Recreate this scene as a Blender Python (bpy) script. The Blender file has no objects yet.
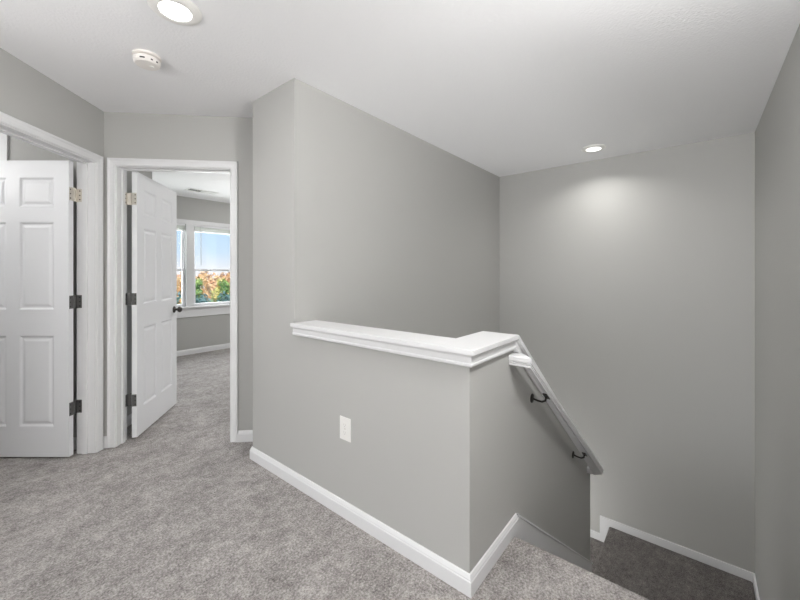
import bpy, bmesh, math, random
from mathutils import Vector, Matrix

# ------------------------------------------------------------------ camera, world, sun, large lights, exposure
SC = bpy.context.scene
COL = SC.collection
EYE = 1.271
cam_d = bpy.data.cameras.new('camera')
cam = bpy.data.objects.new('camera', cam_d)
COL.objects.link(cam)
cam.location = (0, 0, EYE)
cam.rotation_euler = (math.pi / 2, 0, math.radians(-50.7388))
cam_d.sensor_width = 36
cam_d.lens = 363.448 / 800 * 36
cam_d.shift_y = -27.39 / 800
cam_d.clip_start = 0.02
cam_d.clip_end = 400
SC.camera = cam

vs = SC.view_settings
vs.view_transform = 'Standard'
vs.look = 'None'
vs.gamma = 1
vs.use_curve_mapping = False
vs.exposure = 1.0
SC.cycles.use_denoising = True
SC.cycles.diffuse_bounces = 8
SC.cycles.max_bounces = 12
SC.cycles.sample_clamp_indirect = 6

world = bpy.data.worlds.new('world')
SC.world = world
world.use_nodes = True
wn = world.node_tree
wn.nodes.clear()
w_out = wn.nodes.new('ShaderNodeOutputWorld')
w_bg = wn.nodes.new('ShaderNodeBackground')
w_tc = wn.nodes.new('ShaderNodeTexCoord')
w_sep = wn.nodes.new('ShaderNodeSeparateXYZ')
w_ramp = wn.nodes.new('ShaderNodeValToRGB')
w_cl = wn.nodes.new('ShaderNodeTexNoise')
w_mx = wn.nodes.new('ShaderNodeMixRGB')
w_mr = wn.nodes.new('ShaderNodeMapRange')
wn.links.new(w_tc.outputs['Generated'], w_sep.inputs[0])
wn.links.new(w_sep.outputs['Z'], w_ramp.inputs[0])
wn.links.new(w_tc.outputs['Generated'], w_cl.inputs['Vector'])
w_cl.inputs['Scale'].default_value = 9
w_cl.inputs['Detail'].default_value = 5
w_mr.inputs['From Min'].default_value = 0.48
w_mr.inputs['From Max'].default_value = 0.75
w_mr.inputs['To Max'].default_value = 0.6
wn.links.new(w_cl.outputs['Fac'], w_mr.inputs[0])
cr = w_ramp.color_ramp
cr.elements[0].position = 0.0
cr.elements[0].color = (0.93, 0.92, 0.95, 1)
cr.elements[1].position = 0.14
cr.elements[1].color = (0.52, 0.74, 0.98, 1)
e_ = cr.elements.new(0.05)
e_.color = (0.62, 0.78, 0.95, 1)
wn.links.new(w_mr.outputs[0], w_mx.inputs[0])
wn.links.new(w_ramp.outputs[0], w_mx.inputs[1])
w_mx.inputs[2].default_value = (0.88, 0.90, 0.95, 1)
wn.links.new(w_mx.outputs[0], w_bg.inputs[0])
w_bg.inputs[1].default_value = 0.58
wn.links.new(w_bg.outputs[0], w_out.inputs[0])

sun_d = bpy.data.lights.new('sun', 'SUN')
sun_d.energy = 2.4
sun_d.angle = math.radians(1.0)
sun_d.color = (1, 0.95, 0.86)
sun = bpy.data.objects.new('sun', sun_d)
COL.objects.link(sun)
sun.rotation_euler = Vector((0.25, 0.75, -0.62)).to_track_quat('-Z', 'Y').to_euler()
sun.location = (-6, -14, 14)


def area_light(name, loc, direction, sx, sy, power, color=(1, 1, 1), shape='RECTANGLE', parent=None, spread=None):
    d = bpy.data.lights.new(name, 'AREA')
    d.shape = shape
    d.size = sx
    d.size_y = sy
    d.energy = power
    d.color = color
    if spread:
        d.spread = math.radians(spread)
    o = bpy.data.objects.new(name, d)
    COL.objects.link(o)
    o.rotation_euler = Vector(direction).to_track_quat('-Z', 'Y').to_euler()
    o.location = loc
    if parent:
        o.parent = parent
        o.location = Vector(loc) - parent.location
    return o


# added soft fill from behind the camera, and daylight through the bedroom windows
area_light('loft_fill', (-6.12, 1.8, 1.35), (1, -0.05, 0.12), 3.4, 1.8, 29, (1.0, 1.0, 1.0))
area_light('bedroom_window_daylight', (2.31, 6.65, 1.5), (0, -1, -0.15), 1.9, 1.3, 44, (0.98, 0.99, 1.0))
# added fill low in the stairwell, aimed up to brighten ceiling and walls
area_light('stairwell_up_fill', (2.33, 1.34, -2.7), (0, 0, 1), 1.8, 1.0, 15, (1.0, 1.0, 1.0))
area_light('bedroom_up_fill', (3.3, 4.5, 1.5), (0, 0, 1), 0.4, 0.4, 9, (1, 0.99, 0.97), 'DISK')  # added fill thrown up onto the bedroom ceiling, no lamp stands there
area_light('bedroom_down_fill', (3.4, 3.7, 2.40), (0, 0, -1), 0.4, 0.4, 14, (1, 0.99, 0.97), 'DISK')  # added downward fill to brighten the bedroom floor


def point_light(name, loc, power, radius=0.15, parent=None):
    d = bpy.data.lights.new(name, 'POINT')
    d.energy = power
    d.color = (1.0, 0.995, 0.99)
    d.shadow_soft_size = radius
    o = bpy.data.objects.new(name, d)
    COL.objects.link(o)
    o.location = loc
    if parent:
        o.parent = parent
        o.location = Vector(loc) - parent.location
    return o


# added fill lights without fixtures: hall behind the viewer, lower flight, side room
point_light('hall_fill_rear', (-1.8, 0.4, 0.9), 15)
point_light('hall_fill_low', (-0.6, 0.1, 0.4), 9)
point_light('hall_fill_left', (-0.4, 1.6, 1.9), 10)
point_light('loft_fill_low', (-1.6, 1.8, 0.8), 4)
point_light('lower_flight_fill', (3.66, 1.45, -1.15), 8, 0.22)
point_light('side_room_fill', (-0.849, 3.818, 2.1), 11)

# ------------------------------------------------------------------ helpers
R2 = math.sqrt(0.5)


def AB(a, b, z=0.0):
    return Vector((b, a, z))


def SN(s, n, z=0.0):
    return Vector(((n + s) * R2, (n - s) * R2, z))


S_DIR = Vector((R2, -R2, 0))
N_DIR = Vector((R2, R2, 0))
A_DIR = Vector((0, 1, 0))
B_DIR = Vector((1, 0, 0))
Z = Vector((0, 0, 1))


def new_mat(name, color, rough=0.6, metal=0.0, bump=None, spec=0.5):
    m = bpy.data.materials.new(name)
    m.use_nodes = True
    nt = m.node_tree
    b = nt.nodes['Principled BSDF']
    b.inputs['Base Color'].default_value = (*color, 1)
    b.inputs['Roughness'].default_value = rough
    b.inputs['Metallic'].default_value = metal
    b.inputs['Specular IOR Level'].default_value = spec
    if bump:
        scale, strength, dist = bump
        tc = nt.nodes.new('ShaderNodeTexCoord')
        n = nt.nodes.new('ShaderNodeTexNoise')
        n.inputs['Scale'].default_value = scale
        n.inputs['Detail'].default_value = 3
        bp = nt.nodes.new('ShaderNodeBump')
        bp.inputs['Strength'].default_value = strength
        bp.inputs['Distance'].default_value = dist
        nt.links.new(tc.outputs['Object'], n.inputs['Vector'])
        nt.links.new(n.outputs['Fac'], bp.inputs['Height'])
        nt.links.new(bp.outputs[0], b.inputs['Normal'])
    return m


def carpet_mat(name, dark, mid, light):
    m = bpy.data.materials.new(name)
    m.use_nodes = True
    nt = m.node_tree
    L = nt.links.new
    b = nt.nodes['Principled BSDF']
    b.inputs['Roughness'].default_value = 0.95
    b.inputs['Specular IOR Level'].default_value = 0.1
    b.inputs['Sheen Weight'].default_value = 0.15
    tc = nt.nodes.new('ShaderNodeTexCoord')
    fine = nt.nodes.new('ShaderNodeTexNoise')
    fine.inputs['Scale'].default_value = 110
    fine.inputs['Detail'].default_value = 4
    fine.inputs['Roughness'].default_value = 0.75
    L(tc.outputs['Object'], fine.inputs['Vector'])
    mp = nt.nodes.new('ShaderNodeMapping')
    mp.inputs['Rotation'].default_value = (0, 0, 0.5)
    mp.inputs['Scale'].default_value = (1.0, 1.25, 1)
    L(tc.outputs['Object'], mp.inputs[0])
    big = nt.nodes.new('ShaderNodeTexNoise')
    big.inputs['Scale'].default_value = 4.5
    big.inputs['Detail'].default_value = 6
    big.inputs['Roughness'].default_value = 0.72
    big.inputs['Distortion'].default_value = 0.15
    L(mp.outputs[0], big.inputs['Vector'])
    midn = nt.nodes.new('ShaderNodeTexNoise')
    midn.inputs['Scale'].default_value = 24
    midn.inputs['Detail'].default_value = 5
    midn.inputs['Roughness'].default_value = 0.7
    L(tc.outputs['Object'], midn.inputs['Vector'])
    prev = None
    for src, wt in ((fine, 0.58), (midn, 0.27), (big, 0.21)):
        a2 = nt.nodes.new('ShaderNodeMath')
        a2.operation = 'MULTIPLY_ADD'
        a2.inputs[1].default_value = wt
        a2.inputs[2].default_value = 0.0
        L(src.outputs['Fac'], a2.inputs[0])
        if prev:
            L(prev.outputs[0], a2.inputs[2])
        prev = a2
    rp = nt.nodes.new('ShaderNodeValToRGB')
    rp.color_ramp.elements[0].position = 0.40
    rp.color_ramp.elements[0].color = (*dark, 1)
    rp.color_ramp.elements[1].position = 0.65
    rp.color_ramp.elements[1].color = (*light, 1)
    e = rp.color_ramp.elements.new(0.525)
    e.color = (*mid, 1)
    L(a2.outputs[0], rp.inputs[0])
    L(rp.outputs[0], b.inputs['Base Color'])
    bp = nt.nodes.new('ShaderNodeBump')
    bp.inputs['Strength'].default_value = 0.7
    bp.inputs['Distance'].default_value = 0.012
    L(fine.outputs['Fac'], bp.inputs['Height'])
    L(bp.outputs[0], b.inputs['Normal'])
    return m


def leaf_mat(name, c1, c2):
    m = bpy.data.materials.new(name)
    m.use_nodes = True
    nt = m.node_tree
    b = nt.nodes['Principled BSDF']
    b.inputs['Roughness'].default_value = 0.7
    tc = nt.nodes.new('ShaderNodeTexCoord')
    n = nt.nodes.new('ShaderNodeTexNoise')
    n.inputs['Scale'].default_value = 1.6
    n.inputs['Detail'].default_value = 4
    rp = nt.nodes.new('ShaderNodeValToRGB')
    rp.color_ramp.elements[0].position = 0.38
    rp.color_ramp.elements[0].color = (*c1, 1)
    rp.color_ramp.elements[1].position = 0.62
    rp.color_ramp.elements[1].color = (*c2, 1)
    nt.links.new(tc.outputs['Object'], n.inputs['Vector'])
    nt.links.new(n.outputs['Fac'], rp.inputs[0])
    nt.links.new(rp.outputs[0], b.inputs['Base Color'])
    return m


M_WALL = new_mat('wall_paint', (0.452, 0.450, 0.434), 0.55, bump=(140, 0.06, 0.002), spec=0.35)
M_CEIL = new_mat('ceiling_paint', (0.86, 0.86, 0.87), 0.9, bump=(75, 0.35, 0.006), spec=0.2)
M_TRIM = new_mat('trim_paint', (0.745, 0.745, 0.752), 0.32, spec=0.45)
M_DOOR = new_mat('door_paint', (0.80, 0.805, 0.825), 0.4, bump=(60, 0.03, 0.001), spec=0.4)
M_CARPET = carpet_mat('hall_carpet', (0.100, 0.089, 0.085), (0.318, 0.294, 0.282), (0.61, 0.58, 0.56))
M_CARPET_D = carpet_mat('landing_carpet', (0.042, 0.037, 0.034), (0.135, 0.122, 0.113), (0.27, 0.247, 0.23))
M_PLASTIC = new_mat('white_plastic', (0.83, 0.82, 0.79), 0.35)
M_DETECT = new_mat('detector_plastic', (0.80, 0.765, 0.73), 0.45)
M_DARK = new_mat('dark_slot', (0.03, 0.028, 0.026), 0.6)
M_SLOT = new_mat('outlet_slot', (0.42, 0.41, 0.40), 0.6)
M_NICKEL = new_mat('satin_nickel', (0.62, 0.585, 0.53), 0.38, 0.9)
M_HINGE = new_mat('grey_hinge', (0.15, 0.148, 0.145), 0.4, 0.6)
M_BRONZE = new_mat('dark_bronze', (0.055, 0.05, 0.046), 0.35, 0.7)
M_VINYL = new_mat('window_vinyl', (0.86, 0.86, 0.88), 0.35)
M_BLIND = new_mat('blind_slats', (0.62, 0.64, 0.60), 0.5)
M_GRILLE = new_mat('vent_metal', (0.78, 0.78, 0.76), 0.45)
M_BARK = new_mat('bark', (0.16, 0.11, 0.075), 0.9)
M_GROUND = new_mat('lawn', (0.17, 0.27, 0.09), 0.95, bump=(6, 0.4, 0.1))

M_GLASS = bpy.data.materials.new('window_glass')
M_GLASS.use_nodes = True
_nt = M_GLASS.node_tree
_nt.nodes.clear()
_o = _nt.nodes.new('ShaderNodeOutputMaterial')
_t = _nt.nodes.new('ShaderNodeBsdfTransparent')
_g = _nt.nodes.new('ShaderNodeBsdfGlossy')
_g.inputs['Roughness'].default_value = 0.02
_mx = _nt.nodes.new('ShaderNodeMixShader')
_mx.inputs[0].default_value = 0.05
_t.inputs[0].default_value = (0.97, 0.98, 0.98, 1)
_nt.links.new(_t.outputs[0], _mx.inputs[1])
_nt.links.new(_g.outputs[0], _mx.inputs[2])
_nt.links.new(_mx.outputs[0], _o.inputs[0])

M_LENS = bpy.data.materials.new('lamp_lens')
M_LENS.use_nodes = True
_b = M_LENS.node_tree.nodes['Principled BSDF']
_b.inputs['Base Color'].default_value = (0.9, 0.9, 0.88, 1)
_b.inputs['Emission Color'].default_value = (1.0, 0.985, 0.96, 1)
_b.inputs['Emission Strength'].default_value = 2.0


M_FILL_SHADE = bpy.data.materials.new('fill_drum_glass')  # glowing shade of the added drum fill light
M_FILL_SHADE.use_nodes = True
_b = M_FILL_SHADE.node_tree.nodes['Principled BSDF']
_b.inputs['Base Color'].default_value = (0.95, 0.94, 0.92, 1)
_b.inputs['Transmission Weight'].default_value = 0.85
_b.inputs['Roughness'].default_value = 0.5
_b.inputs['Emission Color'].default_value = (1.0, 0.97, 0.92, 1)
_b.inputs['Emission Strength'].default_value = 2.0


def obj(name, bm, m, parent=None, bevel=0, smooth=False, loc=None):
    bmesh.ops.recalc_face_normals(bm, faces=bm.faces[:])
    me = bpy.data.meshes.new(name)
    bm.to_mesh(me)
    bm.free()
    me.materials.append(m)
    if smooth:
        for p in me.polygons:
            p.use_smooth = True
    o = bpy.data.objects.new(name, me)
    COL.objects.link(o)
    if parent is not None:
        o.parent = parent
    if loc is not None:
        o.location = loc
    if bevel:
        md = o.modifiers.new('bevel', 'BEVEL')
        md.width = bevel
        md.segments = 2
        md.limit_method = 'ANGLE'
        md.angle_limit = math.radians(40)
    if smooth:
        md = o.modifiers.new('smooth', 'EDGE_SPLIT')
        md.split_angle = math.radians(35)
    return o


def struct(name, bm, m, label=None, cat=None, parent=None, **k):
    o = obj(name, bm, m, parent, **k)
    if parent is None:
        o['kind'] = 'structure'
        if label:
            o['label'] = label
        if cat:
            o['category'] = cat
    return o


def thing(name, label, cat, loc=(0, 0, 0), rotz=0, group=None):
    o = bpy.data.objects.new(name, None)
    o.empty_display_size = 0.1
    COL.objects.link(o)
    o.location = loc
    o.rotation_euler = (0, 0, rotz)
    o['label'] = label
    o['category'] = cat
    if group:
        o['group'] = group
    return o


def tag(o, label, cat, group=None, kind=None):
    o['label'] = label
    o['category'] = cat
    if group:
        o['group'] = group
    if kind:
        o['kind'] = kind
    return o


def extrude_poly(bm, pts, vec):
    vec = Vector(vec)
    v0 = [bm.verts.new(p) for p in pts]
    v1 = [bm.verts.new(Vector(p) + vec) for p in pts]
    n = len(pts)
    bm.faces.new(v0[::-1])
    bm.faces.new(v1)
    for i in range(n):
        bm.faces.new((v0[i], v0[(i + 1) % n], v1[(i + 1) % n], v1[i]))


def box(bm, lo, hi, org=Vector((0, 0, 0)), ux=Vector((1, 0, 0)), uy=Vector((0, 1, 0)), uz=Vector((0, 0, 1))):
    pts = [org + ux * x + uy * y + uz * lo[2] for x, y in ((lo[0], lo[1]), (hi[0], lo[1]), (hi[0], hi[1]), (lo[0], hi[1]))]
    extrude_poly(bm, pts, uz * (hi[2] - lo[2]))


def box_ab(bm, a0, a1, b0, b1, z0, z1):
    extrude_poly(bm, [AB(a0, b0, z0), AB(a1, b0, z0), AB(a1, b1, z0), AB(a0, b1, z0)], Z * (z1 - z0))


def box_sn(bm, s0, s1, n0, n1, z0, z1):
    extrude_poly(bm, [SN(s0, n0, z0), SN(s1, n0, z0), SN(s1, n1, z0), SN(s0, n1, z0)], Z * (z1 - z0))


def prism_ab(bm, pts, z0, z1):
    extrude_poly(bm, [AB(a, b, z0) for a, b in pts], Z * (z1 - z0))


def sweep(bm, frames, profile):
    """frames: list of (P, U, W); every profile point (p, q) lands at P + U*p + W*q."""
    rows = [[bm.verts.new(Vector(P) + Vector(U) * p + Vector(W) * q) for p, q in profile] for P, U, W in frames]
    n = len(profile)
    for r0, r1 in zip(rows, rows[1:]):
        for i in range(n):
            bm.faces.new((r0[i], r0[(i + 1) % n], r1[(i + 1) % n], r1[i]))
    bm.faces.new(rows[0][::-1])
    bm.faces.new(rows[-1])


def lathe(bm, prof, org, axis, seg=32):
    """prof: (radius, along axis)."""
    axis = Vector(axis).normalized()
    t = Vector((0, 0, 1)) if abs(axis.z) < 0.9 else Vector((1, 0, 0))
    u = axis.cross(t).normalized()
    w = axis.cross(u).normalized()
    rows = []
    for rad, h in prof:
        if rad < 1e-6:
            rows.append([bm.verts.new(org + axis * h)])
        else:
            rows.append([bm.verts.new(org + axis * h + (u * math.cos(2 * math.pi * k / seg) + w * math.sin(2 * math.pi * k / seg)) * rad) for k in range(seg)])
    for r0, r1 in zip(rows, rows[1:]):
        for k in range(seg):
            k2 = (k + 1) % seg
            if len(r0) == 1 and len(r1) == 1:
                continue
            if len(r0) == 1:
                bm.faces.new((r0[0], r1[k2], r1[k]))
            elif len(r1) == 1:
                bm.faces.new((r0[k], r0[k2], r1[0]))
            else:
                bm.faces.new((r0[k], r0[k2], r1[k2], r1[k]))


def tube(bm, pts, rad, seg=12):
    pts = [Vector(p) for p in pts]
    rows = []
    for i, p in enumerate(pts):
        d = (pts[min(i + 1, len(pts) - 1)] - pts[max(i - 1, 0)]).normalized()
        t = Vector((0, 0, 1)) if abs(d.z) < 0.95 else Vector((1, 0, 0))
        u = d.cross(t).normalized()
        w = d.cross(u).normalized()
        rr = rad[i] if isinstance(rad, (list, tuple)) else rad
        rows.append([bm.verts.new(p + (u * math.cos(2 * math.pi * k / seg) + w * math.sin(2 * math.pi * k / seg)) * rr) for k in range(seg)])
    for r0, r1 in zip(rows, rows[1:]):
        for k in range(seg):
            bm.faces.new((r0[k], r0[(k + 1) % seg], r1[(k + 1) % seg], r1[k]))
    bm.faces.new(rows[0][::-1])
    bm.faces.new(rows[-1])


def BM():
    return bmesh.new()


def copy_tree(src, loc, rot=None):
    c = src.copy()
    COL.objects.link(c)
    c.location = loc
    if rot is not None:
        c.rotation_euler = rot
    for ch in list(src.children):
        d = ch.copy()
        COL.objects.link(d)
        d.parent = c
        for g in ch.children:
            e = g.copy()
            COL.objects.link(e)
            e.parent = d
    return c


# ------------------------------------------------------------------ measurements (metres)
H = 2.44                      # ceiling height
ZL = -2.78                    # storey below
A2, B1, B3, A4, A1 = 1.871, 1.2866, 4.213, -0.373, 0.6965
TW = 0.115                    # stud wall thickness
N2, S1 = 2.844, -1.878        # the two diagonal door walls
N2B, S1B = N2 + 0.117, S1 - 0.117
CAPZ = 0.973                  # top of the half wall cap
SLOPE = 0.763                 # stair pitch
RISE, RUN = 0.1855, 0.2431
NOSE = 1.728                  # where the hall floor ends at the stairs
BLAND = 1.742 + 6 * RUN
ZLAND = -7 * RISE
WEND = 3.385                  # end of the sloping half wall
BCAP = 1.707                  # where the cap starts to slope
BACK = -6.0                   # back wall of the hall, behind the viewer


def cap_z(b):
    return CAPZ if b < BCAP else CAPZ - SLOPE * (b - BCAP)


# ------------------------------------------------------------------ floor and ceiling
bm = BM()
prism_ab(bm, [(-0.42, BACK - 0.1), (-0.42, NOSE), (A1 + 0.05, NOSE), (A1 + 0.05, 1.35), (A2 + 0.06, 1.35), (A2 + 0.06, 4.85), (6.3, 4.85), (6.3, BACK - 0.1)], -0.25, 0)
bmesh.ops.recalc_face_normals(bm, faces=bm.faces[:])
ed = [e for e in bm.edges if all(abs(v.co.x - NOSE) < 1e-4 and abs(v.co.z) < 1e-4 for v in e.verts)]
bmesh.ops.bevel(bm, geom=ed, offset=0.032, segments=6, profile=0.5, affect='EDGES')
struct('floor', bm, M_CARPET)

bm = BM()
box_ab(bm, -0.6, 6.5, BACK - 0.3, 5.0, H, H + 0.2)
struct('ceiling', bm, M_CEIL)

bm = BM()
box_ab(bm, -0.6, A2 + 0.12, 0.9, 4.4, ZL - 0.1, ZL)
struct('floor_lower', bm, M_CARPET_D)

# ------------------------------------------------------------------ walls
bm = BM()                     # full-height wall left of the stairs with its short return beside the doorway
prism_ab(bm, [(A2, B1), (2.352, B1), (2.352, 4.022 - 2.352), (A2 + 0.119, 4.022 - 2.352), (A2 + 0.119, B3 + 0.12), (A2, B3 + 0.12)], ZL, H)
struct('wall_stair_left', bm, M_WALL)

bm = BM()
box_ab(bm, A4 - 0.12, A2, B3, B3 + 0.12, ZL, H)
struct('wall_stair_end', bm, M_WALL)

bm = BM()
box_ab(bm, A4 - 0.12, A4, BACK, B3, ZL, H)
struct('wall_right', bm, M_WALL)

bm = BM()                     # half wall: straight front leg and sloping leg beside the stairs
box_ab(bm, A1, A2, B1, B1 + TW, ZL, CAPZ - 0.03)
prof = [(B1 + TW, ZL), (WEND, ZL), (WEND, cap_z(WEND) - 0.05), (BCAP, CAPZ - 0.05), (BCAP - 0.03, CAPZ - 0.03), (B1 + TW, CAPZ - 0.03)]
extrude_poly(bm, [AB(A1, b, z) for b, z in prof], A_DIR * TW)
# the wall that closes the lower flight on its near side
box_ab(bm, A1 + TW, A2, WEND - TW, WEND, ZL, -0.7)
struct('wall_half', bm, M_WALL)

D1L, D1R = 1.960, 2.760       # first doorway, between these distances along the wall
D2L, D2R = -1.790, -0.998     # second doorway
DH = 2.045
bm = BM()
N_BACK = 1.6                 # where the diagonal wall meets the straight part of the hall
box_sn(bm, S1B, S1, N_BACK, D1L - 0.018, 0, H)
box_sn(bm, S1B, S1, D1R + 0.018, N2, 0, H)
box_sn(bm, S1B, S1, D1L - 0.018, D1R + 0.018, DH + 0.018, H)
struct('wall_left', bm, M_WALL)

bm = BM()
box_sn(bm, -4.2, D2L - 0.018, N2, N2B, 0, H)
box_sn(bm, D2L - 0.018, D2R + 0.018, N2, N2B, DH + 0.018, H)
extrude_poly(bm, [SN(D2R + 0.018, N2, 0), AB(A2 + 0.119, 4.022 - A2 - 0.119, 0), AB(A2 + 0.119, 4.1875 - A2 - 0.119, 0), SN(D2R + 0.018, N2B, 0)], Z * H)
struct('wall_back', bm, M_WALL)

# rest of the hall behind the viewer (its wide window opening is added to let light in)
LOFT_A = 4.0
bm = BM()
box_ab(bm, LOFT_A, LOFT_A + 0.12, BACK - 0.12, N_BACK / R2 - LOFT_A, 0, H)
struct('wall_loft_left', bm, M_WALL)
bm = BM()
LW0, LW1 = 0.05, 3.55
box_ab(bm, A4 - 0.12, LW0, BACK - 0.12, BACK, 0, H)
box_ab(bm, LW1, LOFT_A, BACK - 0.12, BACK, 0, H)
box_ab(bm, LW0, LW1, BACK - 0.12, BACK, 0, 0.42)
box_ab(bm, LW0, LW1, BACK - 0.12, BACK, 2.28, H)
struct('wall_loft_back', bm, M_WALL)

# room behind the first doorway
bm = BM()
box_sn(bm, -4.32, -4.2, N_BACK, N2B, 0, H)
box_sn(bm, -4.2, S1B, N_BACK, N_BACK + 0.12, 0, H)
struct('wall_side_room', bm, M_WALL)

# bedroom behind the second doorway
AF = 6.11
WL0, WL1, WR0, WR1 = 1.33, 2.250, 2.363, 3.28      # the two window openings along the far wall
WZ0, WZ1 = 0.745, 2.022
bm = BM()
box_sn(bm, -2.07, -1.95, N2B, 3.585, 0, H)
box_sn(bm, -3.3, -2.07, 3.465, 3.585, 0, H)
struct('wall_bedroom_left', bm, M_WALL)
bm = BM()
box_ab(bm, AF, AF + 0.12, -0.6, WL0, 0, H)
box_ab(bm, AF, AF + 0.12, WL1, WR0, 0, H)
box_ab(bm, AF, AF + 0.12, WR1, 4.72, 0, H)
box_ab(bm, AF, AF + 0.12, WL0, WL1, 0, WZ0)
box_ab(bm, AF, AF + 0.12, WR0, WR1, 0, WZ0)
box_ab(bm, AF, AF + 0.12, WL0, WL1, WZ1, H)
box_ab(bm, AF, AF + 0.12, WR0, WR1, WZ1, H)
struct('wall_bedroom_far', bm, M_WALL)
bm = BM()
box_ab(bm, A2 + 0.119, AF, 4.6, 4.72, 0, H)
box_ab(bm, 4.6, AF, 0.15, 0.27, 0, H)
struct('wall_bedroom_right', bm, M_WALL)

# ------------------------------------------------------------------ baseboards
BB = [(0, 0), (0.015, 0), (0.015, 0.058), (0.012, 0.062), (0.012, 0.067), (0.006, 0.080), (0, 0.082)]
bm = BM()
sweep(bm, [(AB(2.352, B1), -B_DIR + A_DIR, Z), (AB(A1, B1), -B_DIR - A_DIR, Z), (AB(A1, 1.756), -A_DIR, Z)], BB)
box_ab(bm, 2.352, 2.367, B1, 1.62, 0, 0.08)
struct('baseboard_half_wall', bm, M_TRIM, bevel=0.0015)

bm = BM()                     # skirt boards running down both sides of the stairs
for a0, d in ((A1 - 0.014, 1), (A4, 1)):
    zt = 0.080
    b0, b1 = 1.756, (WEND - 0.002 if a0 > 0 else BLAND + 0.02)
    prof = [(b0, zt), (b1, zt - SLOPE * (b1 - b0)), (b1, zt - SLOPE * (b1 - b0) - 0.33), (b0, zt - 0.33), (b0 - 0.075, zt - 0.33), (b0 - 0.075, 0.004), (b0, 0.004)]
    extrude_poly(bm, [AB(a0, b, z) for b, z in prof], A_DIR * 0.014)
    prof = [(b0, zt + 0.001), (b1, zt - SLOPE * (b1 - b0) + 0.001), (b1, zt - SLOPE * (b1 - b0) - 0.012), (b0, zt - 0.012)]
    extrude_poly(bm, [AB(a0 - (0.004 if a0 > 0 else 0), b, z) for b, z in prof], A_DIR * 0.018)
struct('baseboard_stair_skirt', bm, M_TRIM, bevel=0.001)

bm = BM()                     # stepped baseboard on the end wall of the landing
zb, hb = ZLAND - 0.012, 0.079
pts = [(A4, zb)]
pts_top = []
edge = 0.69
lower = []
pts = [(A4, zb + hb), (edge + 0.086, zb + hb)]
zc = zb
a_c = edge + 0.086
for k in range(4):
    zc -= RISE
    pts += [(a_c, zc + hb), (min(a_c + RUN, A2), zc + hb)]
    a_c = min(a_c + RUN, A2)
pts += [(A2, zc + hb), (A2, zc)]
low = [(A4, zb)]
zc = zb
a_c = edge - 0.001
for k in range(4):
    low.append((a_c, zc))
    zc -= RISE
    low.append((a_c, zc))
    a_c += RUN
poly = pts + low[::-1]
clean = []
for q in poly:
    if not clean or (abs(q[0] - clean[-1][0]) + abs(q[1] - clean[-1][1])) > 1e-5:
        clean.append(q)
extrude_poly(bm, [AB(a, B3, z) for a, z in clean], -B_DIR * 0.014)
box_ab(bm, A4, A4 + 0.014, BLAND - 0.05, B3 - 0.014, zb, zb + hb)
struct('baseboard_landing', bm, M_TRIM, bevel=0.003)

bm = BM()
sweep(bm, [(SN(D2R + 0.057, N2), -N_DIR, Z), (SN(-0.80, N2), -N_DIR, Z)], BB)
sweep(bm, [(SN(-4.2, N2), -N_DIR, Z), (SN(S1B, N2), -N_DIR, Z)], BB)
sweep(bm, [(SN(S1 + 0.0, N2), -N_DIR, Z), (SN(D2L - 0.057, N2), -N_DIR, Z)], BB)
struct('baseboard_back', bm, M_TRIM)
bm = BM()
sweep(bm, [(SN(S1, D1L - 0.066), S_DIR, Z), (SN(S1, N_BACK + 0.02), S_DIR, Z)], BB)
struct('baseboard_left', bm, M_TRIM)
bm = BM()
sweep(bm, [(AB(A4, BACK), A_DIR, Z), (AB(A4, NOSE + 0.012), A_DIR, Z)], BB)
struct('baseboard_right', bm, M_TRIM)
bm = BM()
sweep(bm, [(AB(AF, 0.27), -A_DIR, Z), (AB(AF, 4.6), -A_DIR, Z)], BB)
sweep(bm, [(SN(-1.95, N2B), S_DIR, Z), (SN(-1.95, 3.585), S_DIR + N_DIR, Z), (SN(-2.9, 3.585), N_DIR, Z)], BB)
struct('baseboard_bedroom', bm, M_TRIM)

# ------------------------------------------------------------------ stairs
st = thing('staircase', 'carpeted stairs dropping from the hall floor beside the sloping half wall to a dark landing', 'stairs', AB(0.16, NOSE, -0.25))


def child(name, bm, m, par, **k):
    o = obj(name, bm, m, par, **k)
    o.location = -par.location if par.parent is None and par.rotation_euler.z == 0 else o.location
    return o


for k in range(1, 7):
    b0 = 1.700 + (k - 1) * RUN
    zt = -k * RISE
    bm = BM()
    box_ab(bm, A4 + 0.0145, A1 - 0.0145, b0 + 0.004, b0 + RUN + 0.002, zt - 0.18, zt)
    child('step', bm, M_CARPET, st, bevel=0.012)
bm = BM()
box_ab(bm, A4 + 0.0145, A1 - 0.006, 1.702 + 6 * RUN, B3 - 0.0145, ZLAND - 0.2, ZLAND)
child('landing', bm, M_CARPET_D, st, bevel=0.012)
for k in range(1, 6):
    a0 = A1 - 0.006 + (k - 1) * RUN
    zt = ZLAND - k * RISE
    bm = BM()
    if a0 + 0.03 < A2:
        box_ab(bm, a0 + 0.002, min(a0 + RUN + 0.018, A2 - 0.001), WEND + 0.001, B3 - 0.0145, zt - 0.18, zt)
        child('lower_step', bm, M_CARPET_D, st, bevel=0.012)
    else:
        bm.free()

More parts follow.
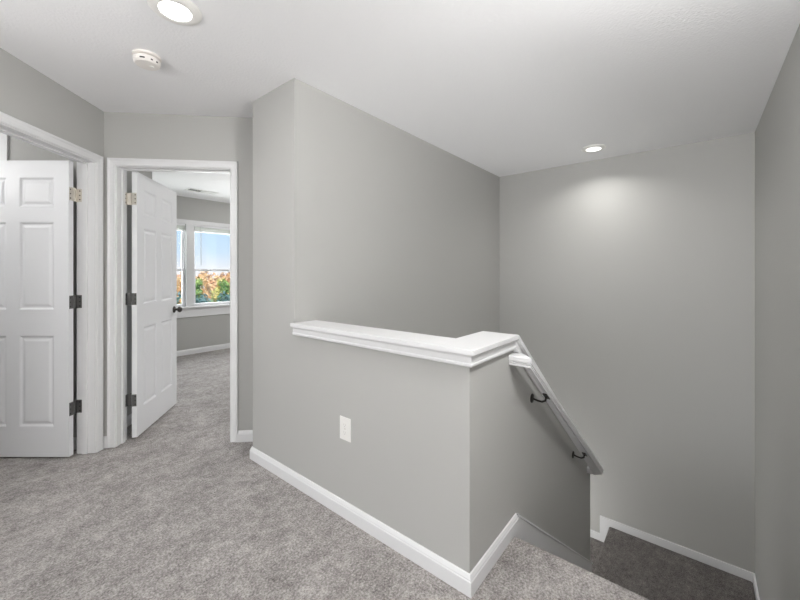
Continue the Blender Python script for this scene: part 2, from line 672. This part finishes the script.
# ------------------------------------------------------------------ half wall cap
bm = BM()
OV = 0.037
aL = A2 - 0.012
prism_ab(bm, [(aL, B1 - OV), (A1 - OV, B1 - OV), (A1 - OV, BCAP), (A1 + TW + OV, BCAP), (A1 + TW + OV, B1 + TW + OV), (aL, B1 + TW + OV)], CAPZ - 0.020, CAPZ)
pr = [(BCAP, CAPZ), (WEND + 0.02, cap_z(WEND + 0.02)), (WEND + 0.02, cap_z(WEND + 0.02) - 0.024), (BCAP - 0.0, CAPZ - 0.024)]
extrude_poly(bm, [AB(A1 - OV, b, z) for b, z in pr], A_DIR * (TW + 2 * OV))
MO = [(0, 0), (0.029, 0), (0.029, -0.004), (0.022, -0.010), (0.020, -0.012), (0.019, -0.036), (0.022, -0.039), (0.023, -0.046), (0.018, -0.052), (0, -0.052)]
sweep(bm, [(AB(aL, B1, CAPZ - 0.02), -B_DIR, Z), (AB(A1, B1, CAPZ - 0.02), -B_DIR - A_DIR, Z), (AB(A1, BCAP, CAPZ - 0.02), -A_DIR, Z), (AB(A1, WEND, cap_z(WEND) - 0.02), -A_DIR, Z)], MO)
sweep(bm, [(AB(aL, B1 + TW, CAPZ - 0.02), B_DIR, Z), (AB(A1 + TW, B1 + TW, CAPZ - 0.02), B_DIR + A_DIR, Z), (AB(A1 + TW, BCAP, CAPZ - 0.02), A_DIR, Z), (AB(A1 + TW, WEND, cap_z(WEND) - 0.02), A_DIR, Z)], MO)
struct('trim_half_wall_cap', bm, M_TRIM, 'white moulded wooden cap along the top of the half wall', 'trim', bevel=0.002)

# ------------------------------------------------------------------ handrail
hr = thing('handrail', 'white moulded handrail on dark brackets sloping down the side of the half wall', 'handrail', AB(A1, 1.6, 0.85))
RS = 0.751
RA0, RA1 = A1 - 0.046, A1 - 0.110        # inner and outer side of the rail


def rail_z(b):
    return 0.906 - RS * (b - 1.665)


# moulded section: (across, up), across 0 at the wall side
RP = [(0.006, -0.050), (0.058, -0.050), (0.059, -0.043), (0.056, -0.040), (0.060, -0.037), (0.061, -0.032), (0.058, -0.029), (0.064, -0.026), (0.064, -0.006), (0.057, 0.0), (0.007, 0.0), (0.0, -0.006), (0.0, -0.026), (0.006, -0.029), (0.003, -0.032), (0.004, -0.037), (0.008, -0.040), (0.005, -0.043)]
bt, bb_ = 1.699, 3.290
bm = BM()
# one sweep: return from the wall, down along the wall, return to the wall
fr = []
WV = Z * 1.0
cb = 0.032                                 # half the width of the rail
# frames are centred on the rail; across axis points away from the wall
RPc = [(p - cb, q) for p, q in RP]
ca = (RA0 + RA1) / 2
zt_, zb_ = rail_z(bt), rail_z(bb_)
fr.append((AB(A1 - 0.001, bt, zt_), -B_DIR, Z))
fr.append((AB(ca, bt, zt_), (-B_DIR - A_DIR), Z))
fr.append((AB(ca, bb_, zb_), (B_DIR - A_DIR), Z))
fr.append((AB(A1 - 0.001, bb_, zb_), B_DIR, Z))
sweep(bm, fr, RPc)
child('rail', bm, M_TRIM, hr, bevel=0.002)
for bpos in (1.985, 2.83):
    zw = rail_z(bpos) - 0.078
    zr = rail_z(bpos) - 0.050
    bm = BM()
    lathe(bm, [(0, 0), (0.025, 0), (0.025, 0.003), (0.021, 0.007), (0.010, 0.009), (0, 0.010)], AB(A1, bpos, zw), -A_DIR, 24)
    br = child('bracket', bm, M_BRONZE, hr, smooth=True)
    br['label'] = 'dark metal bracket holding the rail off the wall'
    bm = BM()
    pts = [AB(A1 - 0.004, bpos, zw), AB(A1 - 0.030, bpos, zw - 0.006), AB(A1 - 0.055, bpos, zw - 0.007), AB(A1 - 0.072, bpos, zw + 0.002), AB(ca, bpos, zr + 0.006)]
    tube(bm, pts, [0.006, 0.0055, 0.0055, 0.006, 0.007], 12)
    obj('arm', bm, M_BRONZE, br, smooth=True)
    bm = BM()
    sl = Vector((1, 0, -RS)).normalized()
    box(bm, (-0.032, -0.012, -0.004), (0.032, 0.012, 0.001), AB(ca, bpos, zr), sl, A_DIR, sl.cross(A_DIR))
    obj('saddle', bm, M_BRONZE, br)

# ------------------------------------------------------------------ door frames
CAS = [(0, 0), (0, 0.008), (0.008, 0.012), (0.013, 0.009), (0.034, 0.011), (0.042, 0.015), (0.052, 0.015), (0.054, 0.012), (0.054, 0)]


def door_frame(name, P0, P1, across, out, depth, stop_off, label):
    """P0/P1: opening corners on the wall face; across: unit vector P0->P1; out: unit vector towards the hall."""
    bm = BM()
    rv = 0.005
    a0, a1 = P0 - across * rv, P1 + across * rv
    top = Z * (DH + rv)
    sweep(bm, [(a0, -across, out), (a0 + top, -across + Z, out), (a1 + top, across + Z, out), (a1, across, out)], CAS)
    # same casing on the far face
    q0, q1 = a0 - out * depth, a1 - out * depth
    sweep(bm, [(q0, -across, -out), (q0 + top, -across + Z, -out), (q1 + top, across + Z, -out), (q1, across, -out)], CAS)
    # jamb boards
    JB = [(0, 0), (0.0175, 0), (0.0175, -depth), (0, -depth)]
    sweep(bm, [(P0, -across, out), (P0 + Z * DH, -across + Z, out), (P1 + Z * DH, across + Z, out), (P1, across, out)], JB)
    # stops
    SP = [(0, -stop_off), (-0.011, -stop_off), (-0.011, -stop_off - 0.032), (0, -stop_off - 0.032)]
    sweep(bm, [(P0, -across, out), (P0 + Z * DH, -across + Z, out), (P1 + Z * DH, across + Z, out), (P1, across, out)], SP)
    return struct(name, bm, M_TRIM, label, 'door frame', bevel=0.0012)


door_frame('trim_1', SN(S1, D1L), SN(S1, D1R), N_DIR, S_DIR, 0.117, 0.048, 'white door casing and jamb in the left wall, cut by the photo edge')
door_frame('trim_2', SN(D2L, N2), SN(D2R, N2), S_DIR, -N_DIR, 0.117, 0.048, 'white door casing and jamb framing the view into the bedroom')

# tall white post of the closet in the side room, seen above the first door
bm = BM()
box_sn(bm, -2.70, -2.506, N2 - 0.012, N2, 0, H)
struct('trim_3', bm, M_TRIM, 'tall white trim board in the room behind the left door', 'trim')


# ------------------------------------------------------------------ six-panel doors
def make_door(name, W, hinge_pt, ux, label, knob_side_both=True, z0=0.014, T=0.035):
    """Slab: local x from the hinge edge, y towards the hall-side face, z up. ux is the world direction of local x."""
    ux = Vector(ux).normalized()
    uy = Z.cross(ux)
    Hd = 2.022
    st_, mul = 0.101, 0.088
    pw = (W - 2 * st_ - mul) / 2
    xs = [0, st_, st_ + pw, st_ + pw + mul, W - st_, W]
    zs = [0, 0.206, 0.826, 1.004, 1.602, 1.704, 1.906, Hd]
    bm = BM()
    for side in (1, -1):
        y = T / 2 * side

        def vtx(x, z, d=0.0):
            return bm.verts.new((x, y - side * d, z))
        for i in range(5):
            for j in range(7):
                x0, x1, zz0, zz1 = xs[i], xs[i + 1], zs[j], zs[j + 1]
                if i in (1, 3) and j in (1, 3, 5):
                    loops = []
                    for ins, dep in ((0, 0), (0.005, 0.002), (0.013, 0.0085), (0.022, 0.0085), (0.036, 0.003), (0.040, 0.0025)):
                        loops.append([vtx(x0 + ins, zz0 + ins, dep), vtx(x1 - ins, zz0 + ins, dep), vtx(x1 - ins, zz1 - ins, dep), vtx(x0 + ins, zz1 - ins, dep)])
                    for l0, l1 in zip(loops, loops[1:]):
                        for k in range(4):
                            bm.faces.new((l0[k], l0[(k + 1) % 4], l1[(k + 1) % 4], l1[k]))
                    bm.faces.new(loops[-1])
                else:
                    bm.faces.new((vtx(x0, zz0), vtx(x1, zz0), vtx(x1, zz1), vtx(x0, zz1)))
    for (x0, z0_, x1, z1_) in ((0, 0, W, 0), (W, 0, W, Hd), (W, Hd, 0, Hd), (0, Hd, 0, 0)):
        bm.faces.new([bm.verts.new((x0, -T / 2, z0_)), bm.verts.new((x1, -T / 2, z1_)), bm.verts.new((x1, T / 2, z1_)), bm.verts.new((x0, T / 2, z0_))])
    bmesh.ops.remove_doubles(bm, verts=bm.verts[:], dist=1e-5)
    o = obj(name, bm, M_DOOR)
    o['kind'] = 'structure'
    o['label'] = label
    o['category'] = 'door'
    o.matrix_world = Matrix.Translation(Vector((hinge_pt.x, hinge_pt.y, z0))) @ Matrix(((ux.x, uy.x, 0, 0), (ux.y, uy.y, 0, 0), (0, 0, 1, 0), (0, 0, 0, 1)))
    # knobs on both faces
    for side in (1, -1):
        bm = BM()
        lathe(bm, [(0, 0), (0.031, 0), (0.031, 0.004), (0.026, 0.009), (0.013, 0.012), (0.0105, 0.020), (0.0105, 0.030), (0.016, 0.034), (0.024, 0.040), (0.0275, 0.049), (0.0265, 0.058), (0.019, 0.065), (0.008, 0.068), (0, 0.068)],
              Vector((W - 0.062, side * T / 2, 0.905)), Vector((0, side, 0)), 24)
        k = obj('door_knob', bm, M_BRONZE, o, smooth=True)
        k['label'] = 'dark round door knob'
    return o, ux, uy


# first door (open into the side room, seen nearly frontally)
T = 0.035
fwd = Vector((0.7742, 0.6329, 0))
right = Vector((0.6329, -0.7742, 0))
d1_ux = -right
# hinge corner of the visible face
c1 = SN(-2.000, 2.692)
# local y axis = Z x ux ; visible face must be the +y or -y side facing the viewer
uy1 = Z.cross(d1_ux)
sgn1 = 1 if uy1.dot(-fwd) > 0 else -1
door1, u1, v1 = make_door('door_1', 0.762, c1 - uy1 * sgn1 * T / 2, d1_ux, 'white six-panel door standing open at the left edge of the photo')


def to_local(pt, base, ux, uy):
    d = Vector((pt.x - base.x, pt.y - base.y, 0))
    return (d.dot(ux), d.dot(uy))


base1 = c1 - uy1 * sgn1 * T / 2
HZ = [0.335, 1.068, 1.812]


def hinges(door, base, u, v, pin_w, jam_a, jam_b, face_corner, heights):
    """hinges in door-local coordinates; all points given in the world plan."""
    L = lambda q: to_local(q, base, u, v)
    pin = L(pin_w)
    ja, jb = L(jam_a), L(jam_b)
    fc = L(face_corner)
    far = (0.0, -fc[1])
    near = (0.0, fc[1])
    for i, zc in enumerate(heights):
        m = M_NICKEL if i == len(heights) - 1 else M_HINGE
        hh = 0.045
        bm = BM()
        zz = zc - door.location.z
        p = Vector((pin[0], pin[1], zz))
        lathe(bm, [(0, -hh), (0.0065, -hh), (0.0065, -0.027), (0.0056, -0.0265), (0.0065, -0.026), (0.0065, -0.009), (0.0056, -0.0085), (0.0065, -0.008), (0.0065, 0.009), (0.0056, 0.0095), (0.0065, 0.010), (0.0065, 0.027), (0.0056, 0.0275), (0.0065, 0.028), (0.0065, hh), (0.004, hh + 0.004), (0, hh + 0.005)], p, Z, 14)

        def plate(p0, p1, th=0.0025):
            a = Vector((p0[0], p0[1], zz - hh))
            b = Vector((p1[0], p1[1], zz - hh))
            dv = b - a
            if dv.length < 1e-4:
                return
            nv = Vector((-dv.y, dv.x, 0)).normalized() * th / 2
            extrude_poly(bm, [a - nv, b - nv, b + nv, a + nv], Z * (2 * hh))
        plate((-0.001, far[1] * 0.8), (-0.001, near[1] * 0.8))      # leaf on the edge of the door
        plate(pin, (-0.001, far[1] * 0.8))                          # its knuckle side
        plate(ja, jb)                                               # leaf on the jamb
        plate(pin, ja)
        jd = Vector((jb[0] - ja[0], jb[1] - ja[1], 0))
        jn = Vector((-jd.y, jd.x, 0)).normalized()
        if jn.dot(Vector((0.3, 0, 0)) - Vector((ja[0], ja[1], 0))) < 0:
            jn = -jn
        sc_ = []
        for dz in (-0.03, 0.0, 0.03):
            sc_.append((Vector((-0.0022, near[1] * 0.35, zz + dz)), Vector((-1, 0, 0))))
            sc_.append((Vector((ja[0], ja[1], zz + dz)) + jd * 0.62 + jn * 0.0012, jn))
        h = obj('hinge', bm, m, door)
        h['label'] = 'bright nickel hinge at the top' if m is M_NICKEL else 'dark grey hinge'
        bm = BM()
        for q, ax in sc_:
            lathe(bm, [(0.0045, -0.0005), (0.0045, 0.0008), (0.002, 0.0014), (0, 0.0014)], q, ax, 10)
        obj('screws', bm, M_DARK, h)


hinges(door1, base1, u1, v1, SN(S1B - 0.004, 2.738), SN(S1B - 0.002, D1R - 0.0013), SN(S1B + 0.030, D1R - 0.0013), c1, HZ)

# second door (open into the bedroom); visible face turned towards the viewer's right
c2 = SN(-1.7145, 2.952)
e2 = SN(-1.786, 3.687)
d2_ux = (e2 - c2).normalized()
uy2 = Z.cross(d2_ux)
sgn2 = 1 if uy2.dot(S_DIR) > 0 else -1
base2 = c2 - uy2 * sgn2 * T / 2
door2, u2, v2 = make_door('door_2', 0.740, base2, d2_ux, 'white six-panel door swung open into the bedroom, dark knob at its edge', z0=0.018)
hinges(door2, base2, u2, v2, SN(D2L + 0.022, N2B + 0.004), SN(D2L + 0.0013, N2B - 0.001), SN(D2L + 0.0013, N2B - 0.033), c2, [0.30, 1.07, 1.832])


# ------------------------------------------------------------------ wall outlet
oc = AB(1.418, B1, 0.458)
ot = thing('wall_outlet', 'white outlet cover plate on the half wall above the baseboard', 'outlet', oc)
bm = BM()
box(bm, (-0.041, 0, -0.060), (0.041, 0.004, 0.060), Vector((0, 0, 0)), -A_DIR, -B_DIR, Z)
obj('cover_plate', bm, M_PLASTIC, ot, bevel=0.003)
for dz in (0.0195, -0.0195):
    bm = BM()
    box(bm, (-0.0165, 0.004, dz - 0.0135), (0.0165, 0.0058, dz + 0.0135), Vector((0, 0, 0)), -A_DIR, -B_DIR, Z)
    so = obj('socket', bm, M_PLASTIC, ot, bevel=0.002)
    bm = BM()
    box(bm, (-0.0075, 0.0056, dz - 0.001), (-0.0060, 0.0061, dz + 0.007), Vector((0, 0, 0)), -A_DIR, -B_DIR, Z)
    box(bm, (0.0060, 0.0056, dz - 0.001), (0.0075, 0.0061, dz + 0.006), Vector((0, 0, 0)), -A_DIR, -B_DIR, Z)
    box(bm, (-0.002, 0.0056, dz - 0.009), (0.002, 0.0061, dz - 0.005), Vector((0, 0, 0)), -A_DIR, -B_DIR, Z)
    obj('slot', bm, M_SLOT, so)
bm = BM()
lathe(bm, [(0.0034, 0.003), (0.0034, 0.0048), (0.002, 0.0054), (0, 0.0055)], Vector((0, 0, 0)), -B_DIR, 12)
obj('screw', bm, M_NICKEL, ot)


# ------------------------------------------------------------------ ceiling lights and smoke detector
def ceiling_light(a, b, label, power, r=0.105, spread=None):
    t = thing('ceiling_light', label, 'ceiling light', AB(a, b, H), 0, 'recessed ceiling lights')
    bm = BM()
    lathe(bm, [(r * 0.60, -0.010), (r * 0.62, -0.0135), (r * 0.66, -0.0145), (r * 0.80, -0.0135), (r * 0.95, -0.009), (r, -0.003), (r, 0)], Vector((0, 0, 0)), Z, 48)
    obj('trim_ring', bm, M_PLASTIC, t, smooth=True)
    bm = BM()
    lathe(bm, [(r * 0.62, -0.009), (r * 0.61, -0.012), (r * 0.4, -0.0128), (0, -0.013)], Vector((0, 0, 0)), Z, 48)
    obj('lens', bm, M_LENS, t, smooth=True)
    lt = area_light('lamp', AB(a, b, H - 0.022), (0, 0, -1), 0.13, 0.13, power, (1.0, 0.985, 0.955), 'DISK', parent=t, spread=spread)
    return t


ceiling_light(1.79, 0.617, 'round recessed ceiling light near the smoke detector, cut by the photo top', 0.9)
ceiling_light(0.752, 3.79, 'round recessed ceiling light above the stairs, throwing a bright spot on the wall', 2.7, r=0.102, spread=140)

sd = thing('smoke_detector', 'off-white round smoke detector on the ceiling beside the larger light', 'smoke detector', AB(2.30, 0.655, H))
sd.scale = (0.94, 0.94, 0.94)
bm = BM()
lathe(bm, [(0, 0), (0.070, 0), (0.070, -0.010), (0.066, -0.013), (0.058, -0.014), (0, -0.014)], Vector((0, 0, 0)), Z, 40)
obj('mount_plate', bm, M_DETECT, sd, smooth=True)
bm = BM()
lathe(bm, [(0.046, -0.013), (0.046, -0.021), (0.066, -0.021), (0.067, -0.028), (0.064, -0.046), (0.057, -0.053), (0.030, -0.056), (0, -0.057)], Vector((0, 0, 0)), Z, 40)
obj('cover', bm, M_DETECT, sd, smooth=True)
vd = Vector((-0.655, -2.30, 0)).normalized()
sd_side = Z.cross(vd)
for ang, wdt in ((-0.35, 0.024), (0.35, 0.010), (0.8, 0.010)):
    dirv = (vd * math.cos(ang) + sd_side * math.sin(ang))
    tv = Z.cross(dirv)
    bm = BM()
    box(bm, (-wdt / 2, 0.058, -0.0445), (wdt / 2, 0.0667, -0.038), Vector((0, 0, 0)), tv, dirv, Z)
    obj('vent_slot', bm, M_DARK, sd)
bm = BM()
lathe(bm, [(0, -0.055), (0.012, -0.055), (0.011, -0.059), (0, -0.060)], Vector((0.02, -0.01, 0)), Z, 20)
obj('test_button', bm, M_PLASTIC, sd, smooth=True)

fl = thing('fill_drum', 'added white drum fill light over the top of the stairs, above the viewer', 'ceiling light', AB(-0.2, 0.95, H))  # unseen fixture, added to brighten the stairwell
bm = BM()
lathe(bm, [(0, 0), (0.13, 0), (0.13, -0.02), (0, -0.02)], Vector((0, 0, 0)), Z, 40)
obj('canopy', bm, M_NICKEL, fl, smooth=True)
bm = BM()
lathe(bm, [(0.14, -0.02), (0.14, -0.09), (0.125, -0.105), (0, -0.11)], Vector((0, 0, 0)), Z, 40)
obj('shade', bm, M_FILL_SHADE, fl, smooth=True)
point_light('fill_drum_light', AB(-0.2, 0.95, 2.2), 37, 0.1, fl)  # added fill source hanging below the drum

# ------------------------------------------------------------------ bedroom: vent, windows, blinds
cv = thing('ceiling_vent', 'small rectangular air vent on the bedroom ceiling near the window', 'vent', AB(5.50, 2.24, H))
bm = BM()
vb, va = 0.20, 0.085
for (x0, x1, y0, y1) in ((-vb, vb, -va, -va + 0.02), (-vb, vb, va - 0.02, va), (-vb, -vb + 0.02, -va + 0.02, va - 0.02), (vb - 0.02, vb, -va + 0.02, va - 0.02)):
    box(bm, (x0, y0, -0.008), (x1, y1, 0))
box(bm, (-0.008, -va + 0.02, -0.008), (0.008, va - 0.02, 0))
obj('vent_frame', bm, M_GRILLE, cv, bevel=0.002)
bm = BM()
box(bm, (-vb + 0.015, -va + 0.015, -0.0015), (vb - 0.015, va - 0.015, -0.0002))
obj('backing', bm, M_DARK, cv)
bm = BM()
for half in (-1, 1):
    for k in range(9):
        x = half * (0.020 + k * 0.0185)
        tilt = -0.007 * half
        extrude_poly(bm, [Vector((x - tilt, -va + 0.02, -0.007)), Vector((x - tilt + 0.0015, -va + 0.02, -0.007)), Vector((x + tilt + 0.0015, -va + 0.02, -0.002)), Vector((x + tilt, -va + 0.02, -0.002))], Vector((0, 2 * va - 0.04, 0)))
obj('louvers', bm, M_GRILLE, cv)


def rect_frame(bm, b0, b1, z0, z1, w, a0, a1):
    box_ab(bm, a0, a1, b0, b0 + w, z0, z1)
    box_ab(bm, a0, a1, b1 - w, b1, z0, z1)
    box_ab(bm, a0, a1, b0 + w, b1 - w, z0, z0 + w)
    box_ab(bm, a0, a1, b0 + w, b1 - w, z1 - w, z1)


ZR = 1.312                     # meeting rail height
for i, (b0, b1, which) in enumerate(((WL0, WL1, 'left'), (WR0, WR1, 'right'))):
    bm = BM()
    rect_frame(bm, b0, b1, WZ0, WZ1, 0.014, AF + 0.024, AF + 0.085)
    win = struct('window_%d' % (i + 1), bm, M_VINYL, 'white double-hung bedroom window, the %s' % ('narrow glimpse beside the open door' if i == 0 else 'wider one beside the door casing'), 'window')
    bm = BM()
    rect_frame(bm, b0 + 0.014, b1 - 0.014, ZR - 0.02, WZ1 - 0.014, 0.024, AF + 0.053, AF + 0.076)
    up = obj('upper_sash', bm, M_VINYL, win, bevel=0.002)
    bm = BM()
    box_ab(bm, AF + 0.063, AF + 0.065, b0 + 0.034, b1 - 0.034, ZR, WZ1 - 0.034)
    obj('pane', bm, M_GLASS, up)
    bm = BM()
    rect_frame(bm, b0 + 0.014, b1 - 0.014, WZ0 + 0.014, ZR + 0.016, 0.026, AF + 0.028, AF + 0.051)
    lo = obj('lower_sash', bm, M_VINYL, win, bevel=0.002)
    bm = BM()
    box_ab(bm, AF + 0.038, AF + 0.040, b0 + 0.036, b1 - 0.036, WZ0 + 0.036, ZR - 0.006)
    obj('pane', bm, M_GLASS, lo)

bm = BM()                      # casing around both windows, stool and apron
cw = 0.062
box_ab(bm, AF - 0.016, AF, WL0 - cw, WR1 + cw, WZ1, WZ1 + 0.066)
box_ab(bm, AF - 0.016, AF, WL0 - cw, WL0, WZ0, WZ1)
box_ab(bm, AF - 0.016, AF, WR1, WR1 + cw, WZ0, WZ1)
box_ab(bm, AF - 0.016, AF, WL1, WR0, WZ0, WZ1)
box_ab(bm, AF - 0.055, AF + 0.02, WL0 - cw - 0.02, WR1 + cw + 0.02, WZ0 - 0.025, WZ0)
box_ab(bm, AF - 0.016, AF, WL0 - cw, WR1 + cw, WZ0 - 0.165, WZ0 - 0.025)
struct('trim_4', bm, M_TRIM, 'white casing, stool and apron around the pair of bedroom windows', 'trim', bevel=0.003)

for i, (b0, b1) in enumerate(((WL0, WL1), (WR0, WR1))):
    bl = thing('window_blind', 'white mini blind pulled up to the top of the %s' % ('window beside the open door' if i == 0 else 'window next to the right casing'), 'blind', AB(AF + 0.012, (b0 + b1) / 2, WZ1 - 0.001), 0, 'raised blinds in the bedroom windows')
    hw = (b1 - b0) / 2 - 0.006
    bm = BM()
    box(bm, (-hw, -0.014, -0.026), (hw, 0.014, 0))
    obj('headrail', bm, M_VINYL, bl, bevel=0.002)
    bm = BM()
    for k in range(16):
        z = -0.029 - k * 0.0042
        box(bm, (-hw + 0.004, -0.0125, z - 0.0012), (hw - 0.004, 0.0125, z + 0.0006))
    obj('slats', bm, M_BLIND, bl)
    bm = BM()
    box(bm, (-hw + 0.003, -0.012, -0.106), (hw - 0.003, 0.012, -0.096))
    obj('bottom_rail', bm, M_VINYL, bl, bevel=0.002)
    bm = BM()
    tube(bm, [Vector((-hw + 0.10, -0.022, -0.02)), Vector((-hw + 0.10, -0.024, -0.63))], 0.0042, 8)
    obj('wand', bm, M_BLIND, bl)

# no bedroom fixture is modelled, only its added fill lights
# ------------------------------------------------------------------ outside the bedroom window
GZ = -2.9
bm = BM()
box_ab(bm, 7.0, 90, -40, 80, GZ - 0.3, GZ)
struct('ground', bm, M_GROUND)

LEAF = {
    'autumn': leaf_mat('orange_leaves', (0.66, 0.33, 0.16), (0.86, 0.62, 0.36)),
    'gold': leaf_mat('golden_leaves', (0.46, 0.46, 0.12), (0.80, 0.66, 0.24)),
    'green': leaf_mat('green_leaves', (0.09, 0.22, 0.06), (0.34, 0.46, 0.14)),
    'blue': leaf_mat('blue_green_needles', (0.07, 0.15, 0.15), (0.16, 0.27, 0.28)),
}


def plant(kind, name, label, a, b, h, r, group, seed, trunk=True, n=700):
    rnd = random.Random(seed)
    t = thing(name, label, 'tree' if trunk else 'shrub', AB(a, b, GZ), rnd.uniform(0, 6.28), group)
    bm = BM()
    zc0 = h * 0.28 if trunk else 0.02
    blobs = []
    for k in range(9):
        an = rnd.uniform(0, 6.28)
        fz = rnd.random()
        rr = r * (0.62 * (1 - 0.55 * fz)) * rnd.uniform(0.3, 1)
        blobs.append((Vector((rr * math.cos(an), rr * math.sin(an), zc0 + (h - zc0) * (0.15 + 0.70 * fz))), r * rnd.uniform(0.38, 0.55)))
    ls = r * 0.135
    for k in range(n):
        c, br_ = blobs[k % len(blobs)]
        d = Vector((rnd.gauss(0, 1), rnd.gauss(0, 1), rnd.gauss(0, 1))).normalized()
        p = c + d * br_ * rnd.uniform(0.55, 1.0)
        p.z = min(max(p.z, zc0), h)
        nrm = (d + Vector((rnd.gauss(0, 0.5), rnd.gauss(0, 0.5), rnd.gauss(0, 0.5) + 0.3))).normalized()
        u = nrm.orthogonal().normalized() * ls * rnd.uniform(0.7, 1.4)
        w = nrm.cross(u).normalized() * ls * rnd.uniform(0.6, 1.1)
        bm.faces.new([bm.verts.new(p + q) for q in (-u, -w * 0.6 + u * 0.1, u, w * 0.6 + u * 0.1)])
    me_o = obj('crown' if trunk else 'foliage', bm, LEAF[kind], t)
    bm = BM()
    tube(bm, [Vector((0, 0, 0)), Vector((0.03 * r, 0, h * 0.3)), Vector((0, 0.03 * r, h * 0.75))], [r * 0.09, r * 0.065, r * 0.02], 8)
    obj('trunk' if trunk else 'stem', bm, M_BARK, t)
    return t


rnd = random.Random(5)
# far autumn row, middle green and golden row, near blue-green shrubs; spread along the far side of the lawn
for k in range(27):
    a = (36, 43, 39.5)[k % 3] + rnd.uniform(-0.3, 0.3)
    b = 8.0 + k * 0.86 + (0, 1.6, 0.8)[k % 3]
    plant('autumn', 'autumn_tree', 'orange autumn tree in the far row outside the bedroom window', a, b, (4.36, 4.52, 4.44)[k % 3] + rnd.uniform(-0.15, 0.1), 1.12, 'orange trees in the far row', 100 + k, n=650)
for k in range(14):
    a = (26 if k % 2 else 28.5) + rnd.uniform(-0.4, 0.4)
    b = 5.9 + k * 0.86
    kd = 'gold' if k % 5 in (1, 3) else 'green'
    plant(kd, 'leafy_tree', ('yellow-green tree in the middle row outside the bedroom window' if kd == 'gold' else 'green leafy tree in the middle row outside the bedroom window'), a, b, 3.92 + rnd.uniform(-0.35, 0.25), 0.80, 'golden trees in the middle row' if kd == 'gold' else 'green trees in the middle row', 200 + k)
for k in range(13):
    a = (19 if k % 2 else 20.8) + rnd.uniform(-0.2, 0.2)
    b = 4.4 + k * 0.66
    plant('blue', 'evergreen_shrub', 'blue-green shrub in the near row below the bedroom window', a, b, 3.45 + rnd.uniform(-0.25, 0.2), 0.62, 'blue-green shrubs in the near row', 300 + k, trunk=False)
